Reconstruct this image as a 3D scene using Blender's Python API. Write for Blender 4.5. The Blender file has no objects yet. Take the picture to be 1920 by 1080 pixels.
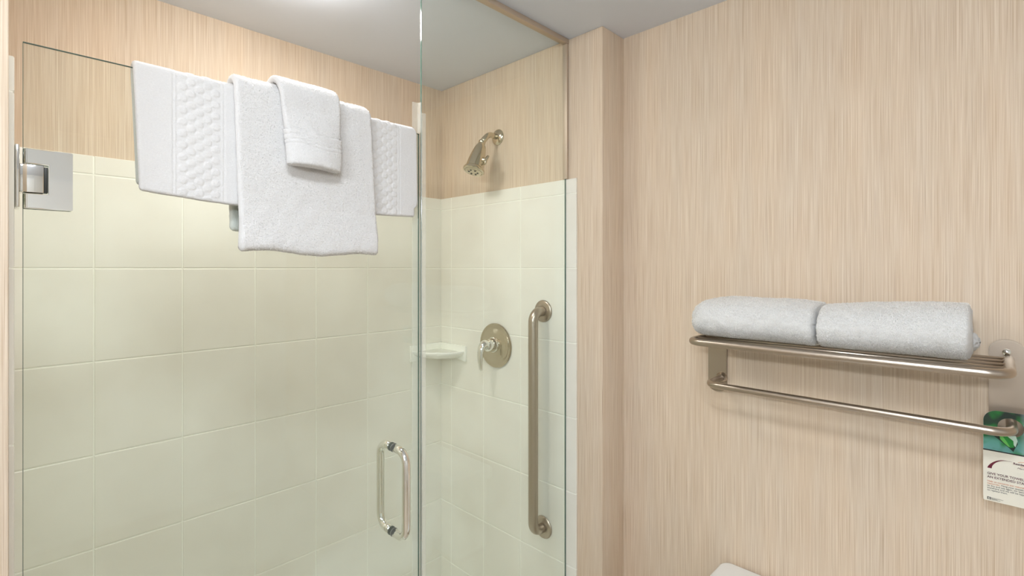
import bpy, bmesh, math, random
import numpy as np
from mathutils import Vector, Matrix

random.seed(7)
rng = np.random.default_rng(7)
scene = bpy.context.scene
C = scene.collection
E = 1.56                      # eye height
CZ = E + 0.78                 # ceiling height

# ------------------------------------------------------------------ camera, world, exposure
cam_d = bpy.data.cameras.new('camera')
cam_d.sensor_width = 36
cam_d.lens = 928 / 1920 * 36
cam_d.shift_y = -37 / 1920
cam_d.clip_start = 0.01
cam = bpy.data.objects.new('camera', cam_d)
cam.location = (0, 0, E)
cam.rotation_euler = (math.pi / 2, 0, -math.radians(45.69))
C.objects.link(cam)
scene.camera = cam

w = bpy.data.worlds.new('world')
w.use_nodes = True
w.node_tree.nodes['Background'].inputs[0].default_value = (0.9, 0.92, 1, 1)
w.node_tree.nodes['Background'].inputs[1].default_value = 0.3
scene.world = w
vs = scene.view_settings
vs.view_transform = 'Standard'
vs.look = 'None'
vs.gamma = 1
vs.exposure = 0.50
SHOWER_LIGHT = 4.2
ROOM_LIGHT = 33.0
FILL_LIGHT = 71.0
scene.cycles.max_bounces = 14
scene.cycles.diffuse_bounces = 6
scene.cycles.transparent_max_bounces = 24
scene.cycles.caustics_reflective = False
scene.cycles.sample_clamp_indirect = 4

# ------------------------------------------------------------------ materials
def srgb(r, g, b):
    f = lambda c: (c / 255) / 12.92 if c <= 10 else (((c / 255) + 0.055) / 1.055) ** 2.4
    return (f(r), f(g), f(b), 1)

def mat(name, col, rough=0.5, metal=0.0, spec=0.5, coat=0.0):
    m = bpy.data.materials.new(name)
    m.use_nodes = True
    b = m.node_tree.nodes['Principled BSDF']
    b.inputs['Base Color'].default_value = col
    b.inputs['Roughness'].default_value = rough
    b.inputs['Metallic'].default_value = metal
    b.inputs['Specular IOR Level'].default_value = spec
    b.inputs['Coat Weight'].default_value = coat
    return m

def N(m, t, **kw):
    n = m.node_tree.nodes.new(t)
    for k, v in kw.items():
        setattr(n, k, v)
    return n

def L(m, a, b):
    m.node_tree.links.new(a, b)

def ramp(m, fac, stops, interp='LINEAR'):
    r = N(m, 'ShaderNodeValToRGB')
    r.color_ramp.interpolation = interp
    els = r.color_ramp.elements
    while len(els) < len(stops):
        els.new(0.5)
    for e, (p, c) in zip(els, stops):
        e.position = p
        e.color = c
    L(m, fac, r.inputs[0])
    return r.outputs[0]

def noise(m, vec, scale, detail=2, rough=0.5):
    n = N(m, 'ShaderNodeTexNoise')
    n.inputs['Scale'].default_value = scale
    n.inputs['Detail'].default_value = detail
    n.inputs['Roughness'].default_value = rough
    L(m, vec, n.inputs['Vector'])
    return n.outputs['Fac']

def bump(m, h, strength, dist):
    b = N(m, 'ShaderNodeBump')
    b.inputs['Strength'].default_value = strength
    b.inputs['Distance'].default_value = dist
    L(m, h, b.inputs['Height'])
    L(m, b.outputs[0], m.node_tree.nodes['Principled BSDF'].inputs['Normal'])

def mixc(m, fac, a, b, mode='MIX'):
    n = N(m, 'ShaderNodeMix', data_type='RGBA', blend_type=mode)
    for s, v in ((0, fac), (6, a), (7, b)):
        if isinstance(v, (float, int)):
            n.inputs[s].default_value = v
        elif isinstance(v, tuple):
            n.inputs[s].default_value = v
        else:
            L(m, v, n.inputs[s])
    return n.outputs[2]

def wallpaper():
    m = mat('grasscloth_wallpaper', (1, 1, 1, 1), 0.75, spec=0.25)
    g = N(m, 'ShaderNodeNewGeometry')
    sx = N(m, 'ShaderNodeSeparateXYZ')
    L(m, g.outputs['Position'], sx.inputs[0])
    ad = N(m, 'ShaderNodeMath', operation='ADD')
    L(m, sx.outputs[0], ad.inputs[0]); L(m, sx.outputs[1], ad.inputs[1])
    def vec(kx, kz, off):
        c = N(m, 'ShaderNodeCombineXYZ')
        a = N(m, 'ShaderNodeMath', operation='MULTIPLY'); a.inputs[1].default_value = kx
        b = N(m, 'ShaderNodeMath', operation='MULTIPLY'); b.inputs[1].default_value = kz
        L(m, ad.outputs[0], a.inputs[0]); L(m, sx.outputs[2], b.inputs[0])
        L(m, a.outputs[0], c.inputs[0]); L(m, b.outputs[0], c.inputs[1]); c.inputs[2].default_value = off
        return c.outputs[0]
    fine = noise(m, vec(880, 5, 0.0), 1, 2, 0.6)
    mid = noise(m, vec(400, 3, 7.3), 1, 2, 0.55)
    dark = noise(m, vec(640, 5, 3.1), 1, 1, 0.5)
    wide = noise(m, vec(14, 1.2, 11.0), 1, 2, 0.5)
    c1 = ramp(m, fine, [(0.34, srgb(195, 171, 145)), (0.48, srgb(213, 194, 171)), (0.62, srgb(229, 214, 195))])
    c2 = ramp(m, mid, [(0.34, srgb(202, 180, 155)), (0.5, srgb(213, 194, 171)), (0.64, srgb(222, 206, 187))])
    c = mixc(m, 0.42, c1, c2)
    dk = ramp(m, dark, [(0.60, (0, 0, 0, 1)), (0.70, (1, 1, 1, 1))])
    dm = N(m, 'ShaderNodeMath', operation='MULTIPLY'); dm.inputs[1].default_value = 0.30
    L(m, dk, dm.inputs[0])
    c = mixc(m, dm.outputs[0], c, srgb(170, 142, 116))
    wd = ramp(m, wide, [(0.35, (0.965, 0.975, 0.985, 1)), (0.65, (1, 0.985, 0.965, 1))])
    c = mixc(m, 1.0, c, wd, 'MULTIPLY')
    L(m, c, m.node_tree.nodes['Principled BSDF'].inputs['Base Color'])
    bump(m, fine, 0.12, 0.001)
    return m

def painted(name, col, rough=0.85):
    m = mat(name, col, rough, spec=0.25)
    tc = N(m, 'ShaderNodeTexCoord')
    bump(m, noise(m, tc.outputs['Object'], 180, 3), 0.05, 0.001)
    return m

def tile_mat():
    m = mat('cream_wall_tile', srgb(236, 232, 214), 0.16, spec=0.45)
    tc = N(m, 'ShaderNodeTexCoord')
    n = noise(m, tc.outputs['Object'], 6, 3)
    c = ramp(m, n, [(0.35, srgb(235, 232, 221)), (0.65, srgb(240, 238, 228))])
    L(m, c, m.node_tree.nodes['Principled BSDF'].inputs['Base Color'])
    bump(m, noise(m, tc.outputs['Object'], 9, 1), 0.12, 0.006)
    return m

def terry(name, col=(0.71, 0.70, 0.69, 1)):
    m = mat(name, col, 0.95, spec=0.1)
    b = m.node_tree.nodes['Principled BSDF']
    b.inputs['Sheen Weight'].default_value = 0.25
    b.inputs['Sheen Roughness'].default_value = 0.6
    tc = N(m, 'ShaderNodeTexCoord')
    mp = N(m, 'ShaderNodeMapping')
    mp.inputs['Scale'].default_value = (0.6, 0.6, 1.25)
    L(m, tc.outputs['Object'], mp.inputs[0])
    n1 = noise(m, mp.outputs[0], 520, 3, 0.65)
    v = N(m, 'ShaderNodeTexVoronoi'); v.inputs['Scale'].default_value = 620
    L(m, mp.outputs[0], v.inputs['Vector'])
    a = N(m, 'ShaderNodeMath', operation='ADD')
    L(m, n1, a.inputs[0]); L(m, v.outputs['Distance'], a.inputs[1])
    bump(m, a.outputs[0], 0.22, 0.001)
    c = ramp(m, n1, [(0.3, tuple([x * 0.93 for x in col[:3]] + [1])), (0.7, col)])
    L(m, c, b.inputs['Base Color'])
    return m

def loop_mat():
    m = bpy.data.materials.new('terry_loops'); m.use_nodes = True
    nt = m.node_tree; nt.nodes.clear()
    out = nt.nodes.new('ShaderNodeOutputMaterial')
    d = nt.nodes.new('ShaderNodeBsdfDiffuse'); d.inputs[0].default_value = (0.90, 0.895, 0.885, 1)
    t = nt.nodes.new('ShaderNodeBsdfTranslucent'); t.inputs[0].default_value = (0.90, 0.895, 0.885, 1)
    mx = nt.nodes.new('ShaderNodeMixShader'); mx.inputs[0].default_value = 0.5
    nt.links.new(d.outputs[0], mx.inputs[1]); nt.links.new(t.outputs[0], mx.inputs[2]); nt.links.new(mx.outputs[0], out.inputs[0])
    return m

def brushed():
    m = mat('brushed_nickel', srgb(180, 168, 154), 0.3, 1.0)
    tc = N(m, 'ShaderNodeTexCoord')
    n = noise(m, tc.outputs['Object'], 1400, 2)
    r = ramp(m, n, [(0.3, (0.30, 0.30, 0.30, 1)), (0.7, (0.34, 0.34, 0.34, 1))])
    L(m, r, m.node_tree.nodes['Principled BSDF'].inputs['Roughness'])
    return m

def thin_glass(name, tint, ior=1.45):
    m = bpy.data.materials.new(name); m.use_nodes = True
    nt = m.node_tree; nt.nodes.clear()
    out = nt.nodes.new('ShaderNodeOutputMaterial')
    tr = nt.nodes.new('ShaderNodeBsdfTransparent'); tr.inputs[0].default_value = tint
    gl = nt.nodes.new('ShaderNodeBsdfGlossy'); gl.inputs['Roughness'].default_value = 0.0
    gl.inputs['Color'].default_value = (0.95, 1, 0.97, 1)
    ge = nt.nodes.new('ShaderNodeNewGeometry')
    dp = nt.nodes.new('ShaderNodeVectorMath'); dp.operation = 'DOT_PRODUCT'
    nt.links.new(ge.outputs['True Normal'], dp.inputs[0]); nt.links.new(ge.outputs['Incoming'], dp.inputs[1])
    def mth(op, a, b=None):
        q = nt.nodes.new('ShaderNodeMath'); q.operation = op
        nt.links.new(a, q.inputs[0])
        if b is not None: q.inputs[1].default_value = b
        return q
    ab = mth('ABSOLUTE', dp.outputs['Value'])
    om = nt.nodes.new('ShaderNodeMath'); om.operation = 'SUBTRACT'; om.inputs[0].default_value = 1.0
    nt.links.new(ab.outputs[0], om.inputs[1])
    pw = mth('POWER', om.outputs[0], 5.0); ml = mth('MULTIPLY', pw.outputs[0], 0.96); fr = mth('ADD', ml.outputs[0], 0.035)
    mx = nt.nodes.new('ShaderNodeMixShader')
    nt.links.new(fr.outputs[0], mx.inputs[0]); nt.links.new(tr.outputs[0], mx.inputs[1])
    nt.links.new(gl.outputs[0], mx.inputs[2]); nt.links.new(mx.outputs[0], out.inputs[0])
    return m

def vinyl():
    m = bpy.data.materials.new('milky_vinyl'); m.use_nodes = True
    nt = m.node_tree; b = nt.nodes['Principled BSDF']
    b.inputs['Base Color'].default_value = srgb(240, 240, 232)
    b.inputs['Roughness'].default_value = 0.2
    b.inputs['Alpha'].default_value = 0.22
    return m

def emit(name, col, s):
    m = bpy.data.materials.new(name); m.use_nodes = True
    b = m.node_tree.nodes['Principled BSDF']
    b.inputs['Base Color'].default_value = (0.9, 0.9, 0.9, 1)
    b.inputs['Emission Color'].default_value = col
    b.inputs['Emission Strength'].default_value = s
    return m

def picture_mat():
    m = mat('printed_leaf_photo', (0, 0.2, 0.1, 1), 0.5)
    tc = N(m, 'ShaderNodeTexCoord')
    sx = N(m, 'ShaderNodeSeparateXYZ'); L(m, tc.outputs['Object'], sx.inputs[0])
    mr = N(m, 'ShaderNodeMapRange'); L(m, sx.outputs[2], mr.inputs[0])
    mr.inputs[1].default_value = -0.378; mr.inputs[2].default_value = -0.293
    grad = ramp(m, mr.outputs[0], [(0.0, srgb(96, 150, 148)), (0.25, srgb(82, 146, 130)), (0.42, srgb(20, 84, 50)), (0.7, srgb(4, 42, 18)), (1, srgb(3, 24, 14))])
    n = noise(m, tc.outputs['Object'], 42, 1)
    br = ramp(m, n, [(0.5, (0, 0, 0, 1)), (0.68, (1, 1, 1, 1))])
    c = mixc(m, br, grad, srgb(14, 112, 38))
    my = N(m, 'ShaderNodeMapRange'); L(m, sx.outputs[1], my.inputs[0])
    my.inputs[1].default_value = -0.035; my.inputs[2].default_value = -0.052
    c = mixc(m, my.outputs[0], c, srgb(150, 178, 172))
    L(m, c, m.node_tree.nodes['Principled BSDF'].inputs['Base Color'])
    return m

M = dict(
    paper=wallpaper(),
    ceil=painted('ceiling_paint', srgb(217, 222, 232)),
    floor=mat('floor_tile', srgb(190, 178, 160), 0.3),
    tile=tile_mat(),
    grout=mat('pale_grout', srgb(246, 246, 236), 0.8, spec=0.2),
    ceramic=mat('white_ceramic', srgb(243, 243, 234), 0.12, coat=0.3),
    porcelain=mat('white_porcelain', srgb(240, 241, 240), 0.08, coat=0.5),
    chrome=mat('polished_chrome', srgb(240, 240, 236), 0.06, 1.0),
    satin=mat('satin_nickel', srgb(206, 196, 176), 0.14, 1.0),
    nickel=brushed(),
    channel=mat('champagne_aluminium', srgb(200, 184, 166), 0.5, 0.6),
    glass=thin_glass('clear_glass', (0.972, 0.990, 0.975, 1)),
    edge=mat('green_glass_edge', srgb(84, 108, 98), 0.08, 0.0, 0.8),
    dark=mat('dark_rubber', srgb(60, 60, 55), 0.5),
    gasket=mat('clear_gasket', srgb(120, 122, 116), 0.3),
    vinyl=vinyl(),
    loops=loop_mat(),
    terry=terry('white_terry'),
    terry2=terry('white_terry_shelf', (0.67, 0.665, 0.65, 1)),
    card=mat('card_stock', srgb(232, 228, 214), 0.35),
    pic=picture_mat(),
    black=mat('black_ink', srgb(14, 16, 16), 0.4),
    maroon=mat('maroon_ink', srgb(100, 22, 44), 0.4),
    plum=mat('plum_ink', srgb(84, 34, 52), 0.4),
    orange=mat('orange_ink', srgb(206, 128, 84), 0.4),
    grey=mat('grey_ink', srgb(84, 82, 84), 0.4),
    leafl=mat('leaf_light', srgb(96, 176, 80), 0.3),
    leafm=mat('leaf_green', srgb(24, 128, 46), 0.3),
    leafd=mat('leaf_dark', srgb(6, 40, 26), 0.3),
    leafw=mat('leaf_glint', srgb(196, 222, 204), 0.3),
    mirror=mat('mirror_silver', (0.9, 0.9, 0.9, 1), 0.02, 1.0),
    paint=painted('wall_paint', srgb(226, 226, 224)),
    door=mat('painted_door', srgb(238, 238, 236), 0.4),
)

# ------------------------------------------------------------------ object helpers
def link(o, parent=None, **props):
    C.objects.link(o)
    if parent is not None:
        o.parent = parent
        o.matrix_parent_inverse = parent.matrix_world.inverted() if False else Matrix.Translation(-Vector(parent.location))
    for k, v in props.items():
        o[k] = v
    return o

def mesh_obj(name, verts, faces, mats, parent=None, smooth=True, mi=None, **props):
    me = bpy.data.meshes.new(name)
    me.from_pydata([tuple(v) for v in verts], [], [tuple(f) for f in faces])
    for m_ in (mats if isinstance(mats, (list, tuple)) else [mats]):
        me.materials.append(m_)
    if mi is not None:
        me.polygons.foreach_set('material_index', mi)
    me.polygons.foreach_set('use_smooth', [smooth] * len(me.polygons))
    me.update()
    return link(bpy.data.objects.new(name, me), parent, **props)

def bm_obj(name, bm, mats, parent=None, smooth=False, **props):
    bmesh.ops.recalc_face_normals(bm, faces=bm.faces)
    me = bpy.data.meshes.new(name)
    bm.to_mesh(me); bm.free()
    for m_ in (mats if isinstance(mats, (list, tuple)) else [mats]):
        me.materials.append(m_)
    if smooth:
        me.polygons.foreach_set('use_smooth', [True] * len(me.polygons))
        try:
            me.set_sharp_from_angle(angle=math.radians(40))
        except Exception:
            pass
    me.update()
    return link(bpy.data.objects.new(name, me), parent, **props)

def add_box(bm, x0, x1, y0, y1, z0, z1, bevel=0.0, seg=2):
    r = bmesh.ops.create_cube(bm, size=1)
    for v in r['verts']:
        v.co = Vector(((x0 + x1) / 2 + v.co.x * (x1 - x0), (y0 + y1) / 2 + v.co.y * (y1 - y0), (z0 + z1) / 2 + v.co.z * (z1 - z0)))
    if bevel:
        es = list({e for v in r['verts'] for e in v.link_edges})
        bmesh.ops.bevel(bm, geom=es, offset=bevel, segments=seg, profile=0.5, affect='EDGES')
    return bm

def box(name, x0, x1, y0, y1, z0, z1, m, parent=None, bevel=0.0, seg=2, **props):
    bm = bmesh.new()
    add_box(bm, x0, x1, y0, y1, z0, z1, bevel, seg)
    return bm_obj(name, bm, m, parent, smooth=bevel > 0, **props)

def thing(name, label, cat, loc, group=None):
    o = bpy.data.objects.new(name, None)
    o.location = loc
    o.empty_display_size = 0.05
    C.objects.link(o)
    o['label'] = label; o['category'] = cat
    if group:
        o['group'] = group
    return o

def smooth_path(pts, rad, n=8):
    """polyline with rounded corners"""
    P = [Vector(p) for p in pts]
    out = [P[0]]
    for i in range(1, len(P) - 1):
        a, b, c = P[i - 1], P[i], P[i + 1]
        u = (a - b).normalized(); v = (c - b).normalized()
        ang = u.angle(v)
        d = rad / math.tan(ang / 2)
        d = min(d, (a - b).length * 0.49 if i > 1 else (a - b).length * 0.98, (c - b).length * 0.49 if i < len(P) - 2 else (c - b).length * 0.98)
        r = d * math.tan(ang / 2)
        cen = b + (u + v).normalized() * (r / math.sin(ang / 2))
        s = b + u * d; e = b + v * d
        a0 = s - cen; a1 = e - cen
        tot = a0.angle(a1)
        ax = a0.cross(a1).normalized()
        for k in range(n + 1):
            out.append(cen + Matrix.Rotation(tot * k / n, 3, ax) @ a0)
    out.append(P[-1])
    return out

def tube_data(path, radii, seg=24, caps=True):
    P = [Vector(p) for p in path]
    n = len(P)
    if isinstance(radii, (int, float)):
        radii = [radii] * n
    T = []
    for i in range(n):
        T.append((P[min(i + 1, n - 1)] - P[max(i - 1, 0)]).normalized())
    ref = Vector((0, 0, 1)) if abs(T[0].z) < 0.9 else Vector((1, 0, 0))
    nrm = (ref - T[0] * ref.dot(T[0])).normalized()
    V, F = [], []
    for i in range(n):
        nrm = (nrm - T[i] * nrm.dot(T[i])).normalized()
        bn = T[i].cross(nrm)
        r = radii[i]
        ra, rb = (r if isinstance(r, tuple) else (r, r))
        for k in range(seg):
            a = 2 * math.pi * k / seg
            V.append(P[i] + nrm * math.cos(a) * ra + bn * math.sin(a) * rb)
    for i in range(n - 1):
        for k in range(seg):
            k2 = (k + 1) % seg
            F.append((i * seg + k, i * seg + k2, (i + 1) * seg + k2, (i + 1) * seg + k))
    if caps:
        F.append(tuple(range(seg - 1, -1, -1)))
        F.append(tuple((n - 1) * seg + k for k in range(seg)))
    return V, F

def tube(name, path, radii, m, parent=None, seg=24, **props):
    V, F = tube_data(path, radii, seg)
    return mesh_obj(name, V, F, m, parent, True, **props)

def lathe(name, origin, axis, profile, m, parent=None, seg=48, **props):
    """profile: list of (distance along axis, radius)"""
    ax = Vector(axis).normalized()
    ref = Vector((0, 0, 1)) if abs(ax.z) < 0.9 else Vector((1, 0, 0))
    u = (ref - ax * ref.dot(ax)).normalized(); v = ax.cross(u)
    O = Vector(origin); V = []; F = []
    n = len(profile)
    for d, r in profile:
        for k in range(seg):
            a = 2 * math.pi * k / seg
            V.append(O + ax * d + (u * math.cos(a) + v * math.sin(a)) * max(r, 1e-5))
    for i in range(n - 1):
        for k in range(seg):
            k2 = (k + 1) % seg
            F.append((i * seg + k, i * seg + k2, (i + 1) * seg + k2, (i + 1) * seg + k))
    F.append(tuple(range(seg - 1, -1, -1))); F.append(tuple((n - 1) * seg + k for k in range(seg)))
    me = bpy.data.meshes.new(name)
    me.from_pydata([tuple(p) for p in V], [], F)
    me.materials.append(m)
    me.polygons.foreach_set('use_smooth', [True] * len(me.polygons))
    try:
        me.set_sharp_from_angle(angle=math.radians(35))
    except Exception:
        pass
    bm = bmesh.new(); bm.from_mesh(me); bmesh.ops.recalc_face_normals(bm, faces=bm.faces); bm.to_mesh(me); bm.free()
    return link(bpy.data.objects.new(name, me), parent, **props)

# ------------------------------------------------------------------ lights (real fixtures)
def ceiling_fixture(label, x, y, r, strength, col, depth=0.03):
    t = thing('ceiling_light', label, 'light', (x, y, CZ))
    lathe('light_base', (x, y, CZ), (0, 0, -1), [(0, r * 1.12), (0.008, r * 1.12), (0.012, r * 1.05)], M['ceramic'], t)
    prof = [(0.010, r)] + [(0.010 + (depth - 0.010) * math.sin(a), r * math.cos(a)) for a in [math.pi / 2 * k / 8 for k in range(1, 9)]]
    lathe('light_diffuser', (x, y, CZ), (0, 0, -1), prof, emit('lit_diffuser', col, strength), t, label='glowing round diffuser')
    return t

ceiling_fixture('round flush ceiling light above the shower stall', 0.52, 1.26, 0.10, SHOWER_LIGHT * 10, (1, 0.975, 0.94, 1), 0.052)
ceiling_fixture('large round ceiling light over the bathroom floor', 0.02, 0.10, 0.17, ROOM_LIGHT, (0.925, 0.985, 1.05, 1), 0.05)

# ------------------------------------------------------------------ room shell
st = dict(kind='structure')
XP, XR, YB, YJ, XL = 1.342, 1.468, 1.745, 0.903, 0.0033
box('floor', -1.4, 1.6, -1.8, 1.85, -0.1, 0, M['floor'], **st)
box('ceiling', -1.4, 1.6, -1.8, 1.85, CZ, CZ + 0.1, M['ceil'], **st)
box('wall_back', -0.1, 1.6, YB, 1.845, 0, CZ, M['paper'], label='wallpapered wall above the shower tiles', **st)
box('wall_right_shower', XP, 1.6, YJ, YB, 0, CZ, M['paper'], bevel=0.003, label='projecting wallpapered wall that carries the shower head', **st)
box('wall_right', XR, 1.6, -1.7, YJ, 0, CZ, M['paper'], label='wallpapered wall behind the towel shelf', **st)
box('wall_left_shower', -1.4, XL, YJ, YB, 0, CZ, M['paper'], bevel=0.002, label='wallpapered wall end at the left of the shower door', **st)
box('wall_left', -1.4, -1.3, -1.7, YJ, 0, CZ, M['paint'], label='plain painted wall behind the camera on the left', **st)
box('wall_front', -1.4, 1.6, -1.8, -1.7, 0, CZ, M['paint'], label='plain painted wall behind the camera', **st)

def tiles(name, O, u, v, n, ul, vl, gap=0.0028, th=0.0062, label=''):
    """pillowed tiles on a grout bed; O + u*a + v*b + n*h"""
    O, u, v, n = Vector(O), Vector(u), Vector(v), Vector(n)
    V, F, MI = [], [], []
    def quadring(a0, a1, b0, b1, h):
        s = len(V)
        for a, b in ((a0, b0), (a1, b0), (a1, b1), (a0, b1)):
            V.append(O + u * a + v * b + n * h)
        return s
    s = quadring(ul[0], ul[-1], vl[0], vl[-1], 0); t = quadring(ul[0] + .001, ul[-1] - .001, vl[0] + .001, vl[-1] - .001, th - 0.0016)
    F.append((t, t + 1, t + 2, t + 3)); MI.append(1)
    for k in range(4):
        F.append((s + k, s + (k + 1) % 4, t + (k + 1) % 4, t + k)); MI.append(1)
    for i in range(len(ul) - 1):
        for j in range(len(vl) - 1):
            g = gap / 2
            a0, a1, b0, b1 = ul[i] + g, ul[i + 1] - g, vl[j] + g, vl[j + 1] - g
            if i == 0: a0 = ul[0]
            if i == len(ul) - 2: a1 = ul[-1]
            if j == len(vl) - 2: b1 = vl[-1]
            rings = [quadring(a0, a1, b0, b1, 0.0), quadring(a0, a1, b0, b1, th - 0.0018),
                     quadring(a0 + .0005, a1 - .0005, b0 + .0005, b1 - .0005, th - .0007),
                     quadring(a0 + .0018, a1 - .0018, b0 + .0018, b1 - .0018, th - .0001),
                     quadring(a0 + .008, a1 - .008, b0 + .008, b1 - .008, th)]
            for r0, r1 in zip(rings, rings[1:]):
                for k in range(4):
                    F.append((r0 + k, r0 + (k + 1) % 4, r1 + (k + 1) % 4, r1 + k)); MI.append(0)
            r = rings[-1]
            F.append((r, r + 1, r + 2, r + 3)); MI.append(0)
    bm = bmesh.new()
    me = bpy.data.meshes.new('t'); me.from_pydata([tuple(p) for p in V], [], F)
    me.polygons.foreach_set('material_index', MI)
    bm.from_mesh(me); bpy.data.meshes.remove(me)
    o = bm_obj(name, bm, [M['tile'], M['grout']], smooth=False, kind='structure', label=label)
    return o

P = 0.2035
vl = [0.0] + [E - 0.2525 * k for k in range(5, -1, -1)] + [E + 0.2525, E + 0.303]
vl = [0.0] + [z for z in vl[1:] if z > 0.05]
tiles('wall_back_tile', (0, YB, 0), (1, 0, 0), (0, 0, 1), (0, -1, 0), [XL, 0.1672] + [0.1672 + P * k for k in range(1, 6)] + [XP], vl,
      label='cream square tiles on the long shower wall')
tiles('wall_right_shower_tile', (XP, 0, 0), (0, 1, 0), (0, 0, 1), (-1, 0, 0), [1.004, 1.057, 1.057 + P, 1.057 + 2 * P, 1.057 + 3 * P, YB - .0062], vl,
      label='cream tiles under the shower head')
tiles('wall_left_shower_tile', (XL, 0, 0), (0, 1, 0), (0, 0, 1), (1, 0, 0), [1.004, 1.057, 1.057 + P, 1.057 + 2 * P, 1.057 + 3 * P, YB - .0062], vl,
      label='white tile edge beside the upper door hinge')
box('trim_1', XL + .0062, XP - .0062, 0.99, 1.10, 0, 0.10, M['ceramic'], bevel=0.01, label='white shower curb', **st)
box('trim_2', XL + .0062, XP - .0062, 1.10, YB - .0062, 0, 0.03, M['ceramic'], bevel=0.004, label='white shower floor pan', **st)
# entrance door and mirror on the walls behind the camera
box('door_1', -0.5, 0.35, -1.698, -1.66, 0.0, 2.05, M['door'], bevel=0.004, label='painted entrance door', **st)
mir = thing('wall_mirror', 'large frameless mirror on the wall left of the camera', 'mirror', (-1.295, -0.35, E))
box('mirror_glass', -1.299, -1.293, -0.95, 0.25, 1.0, 1.85, M['mirror'], mir, bevel=0.002)
fill_bar = thing('added_fill_light', 'long glowing bar above the wall mirror, added out of view as fill light', 'light', (-1.29, -0.25, 2.0))  # out-of-view glowing bar, added to fill the room with light from the left
box('light_base', -1.299, -1.27, -0.70, 0.20, 1.95, 2.05, M['chrome'], fill_bar, bevel=0.004)
V_, F_ = tube_data(smooth_path([(-1.225, -0.65, 2.0), (-1.225, 0.15, 2.0)], 0.01), 0.035, 24)
mesh_obj('light_diffuser', V_, F_, emit('fill_glow', (0.925, 0.985, 1.05, 1), FILL_LIGHT), fill_bar, True)

# ------------------------------------------------------------------ shower glass
YG = 1.049
def pane(name, x0, x1, z0, z1, parent):
    bm = bmesh.new()
    add_box(bm, x0, x1, YG - .003, YG + .003, z0, z1)
    bmesh.ops.bevel(bm, geom=list(bm.edges), offset=0.0007, segments=1, affect='EDGES')
    bm.normal_update()
    for f in bm.faces:
        f.material_index = 0 if abs(f.normal.y) > 0.95 else 1
    return bm_obj(name, bm, [M['glass'], M['edge']], parent)

door = thing('shower_door', 'frameless clear glass shower door with towels over its top edge', 'shower door', (0.0185, YG, 0.11))
pane('glass_pane', 0.0185, 0.735, 0.11, E + 0.3415, door)
panel = thing('glass_panel', 'fixed clear glass panel between the shower door and the grab bar wall', 'shower panel', (1.04, YG, 0.10))
pane('glass_pane', 0.7415, XP - .0065, 0.10, CZ - .012, panel)
# header and wall channel
bm = bmesh.new()
add_box(bm, XP - 0.62, XP, YG - .0105, YG + .0105, CZ - .0165, CZ, 0.0012)
bm_obj('header_rail', bm, M['channel'], panel, True, label='champagne metal channel along the ceiling')
bm = bmesh.new()
add_box(bm, XP - 0.0105, XP, YG - .0095, YG + .0095, E + .304, CZ - .0165, 0.0012)
bm_obj('wall_channel', bm, M['channel'], panel, True, label='champagne metal channel up the wallpapered wall')
# strike seal on the fixed panel's free edge
bm = bmesh.new()
add_box(bm, 0.7375, 0.752, YG - .0072, YG - .0056, 0.11, E + .395, 0.0005)
add_box(bm, 0.7375, 0.752, YG + .0056, YG + .0072, 0.11, E + .395, 0.0005)
add_box(bm, 0.7360, 0.7385, YG - .0072, YG + .0072, E + .345, E + .422, 0.0005)
add_box(bm, 0.7200, 0.7370, YG + .0060, YG + .0076, 0.11, E + .422, 0.0005)
bm_obj('edge_seal', bm, M['vinyl'], panel, True, label='milky clear vinyl strip')

def hinge(parent, zc):
    """wall-to-glass hinge with a C-shaped glass plate"""
    h = bpy.data.objects.new('hinge', None); h.location = (0.0085, YG, zc); link(h); h.parent = parent
    h.location = Vector(h.location) - Vector(parent.location)
    class Pz: pass
    def put(o):
        o.parent = h; o.matrix_parent_inverse = Matrix.Translation(-Vector((0.0085, YG, zc)))
        return o
    for side in (-1, 1):
        bm = bmesh.new()
        y0, y1 = (YG - .0125, YG - .0051) if side < 0 else (YG + .0051, YG + .0125)
        out = [(0.0180, -.045), (0.0745, -.045), (0.0745, .045), (0.0180, .045), (0.0180, .0225), (0.0468, .0225), (0.0468, -.0225), (0.0180, -.0225)]
        vs_ = [bm.verts.new((x, y0, zc + z)) for x, z in out]
        f = bm.faces.new(vs_)
        r = bmesh.ops.extrude_face_region(bm, geom=[f])
        for e in r['geom']:
            if isinstance(e, bmesh.types.BMVert):
                e.co.y = y1
        for e in bm.verts:                      # wide chamfer on the wall side of the outer face
            if abs(e.co.x - 0.0180) < 1e-5 and abs(e.co.y - YG) > 0.01:
                e.co.x = 0.0222
        bmesh.ops.bevel(bm, geom=list(bm.edges), offset=0.0009, segments=2, affect='EDGES')
        put(bm_obj('glass_plate', bm, M['chrome'], None, True))
    bm = bmesh.new()
    add_box(bm, 0.0098, 0.0150, YG - .026, YG + .026, zc - .045, zc + .047, 0.0012)
    put(bm_obj('wall_plate', bm, M['chrome'], None, True))
    bm = bmesh.new()
    add_box(bm, 0.0150, 0.0415, YG - .0135, YG + .0135, zc - .0212, zc + .0212, 0.0016)
    put(bm_obj('knuckle', bm, M['chrome'], None, True))
    bm = bmesh.new()
    add_box(bm, 0.0415, 0.0462, YG - .0078, YG + .0078, zc - .0195, zc + .0195, 0.001)
    put(bm_obj('pivot', bm, M['dark'], None, True, label='dark pivot strip in the hinge'))
    return h
hinge(door, E + .135)
hinge(door, 0.42)

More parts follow.
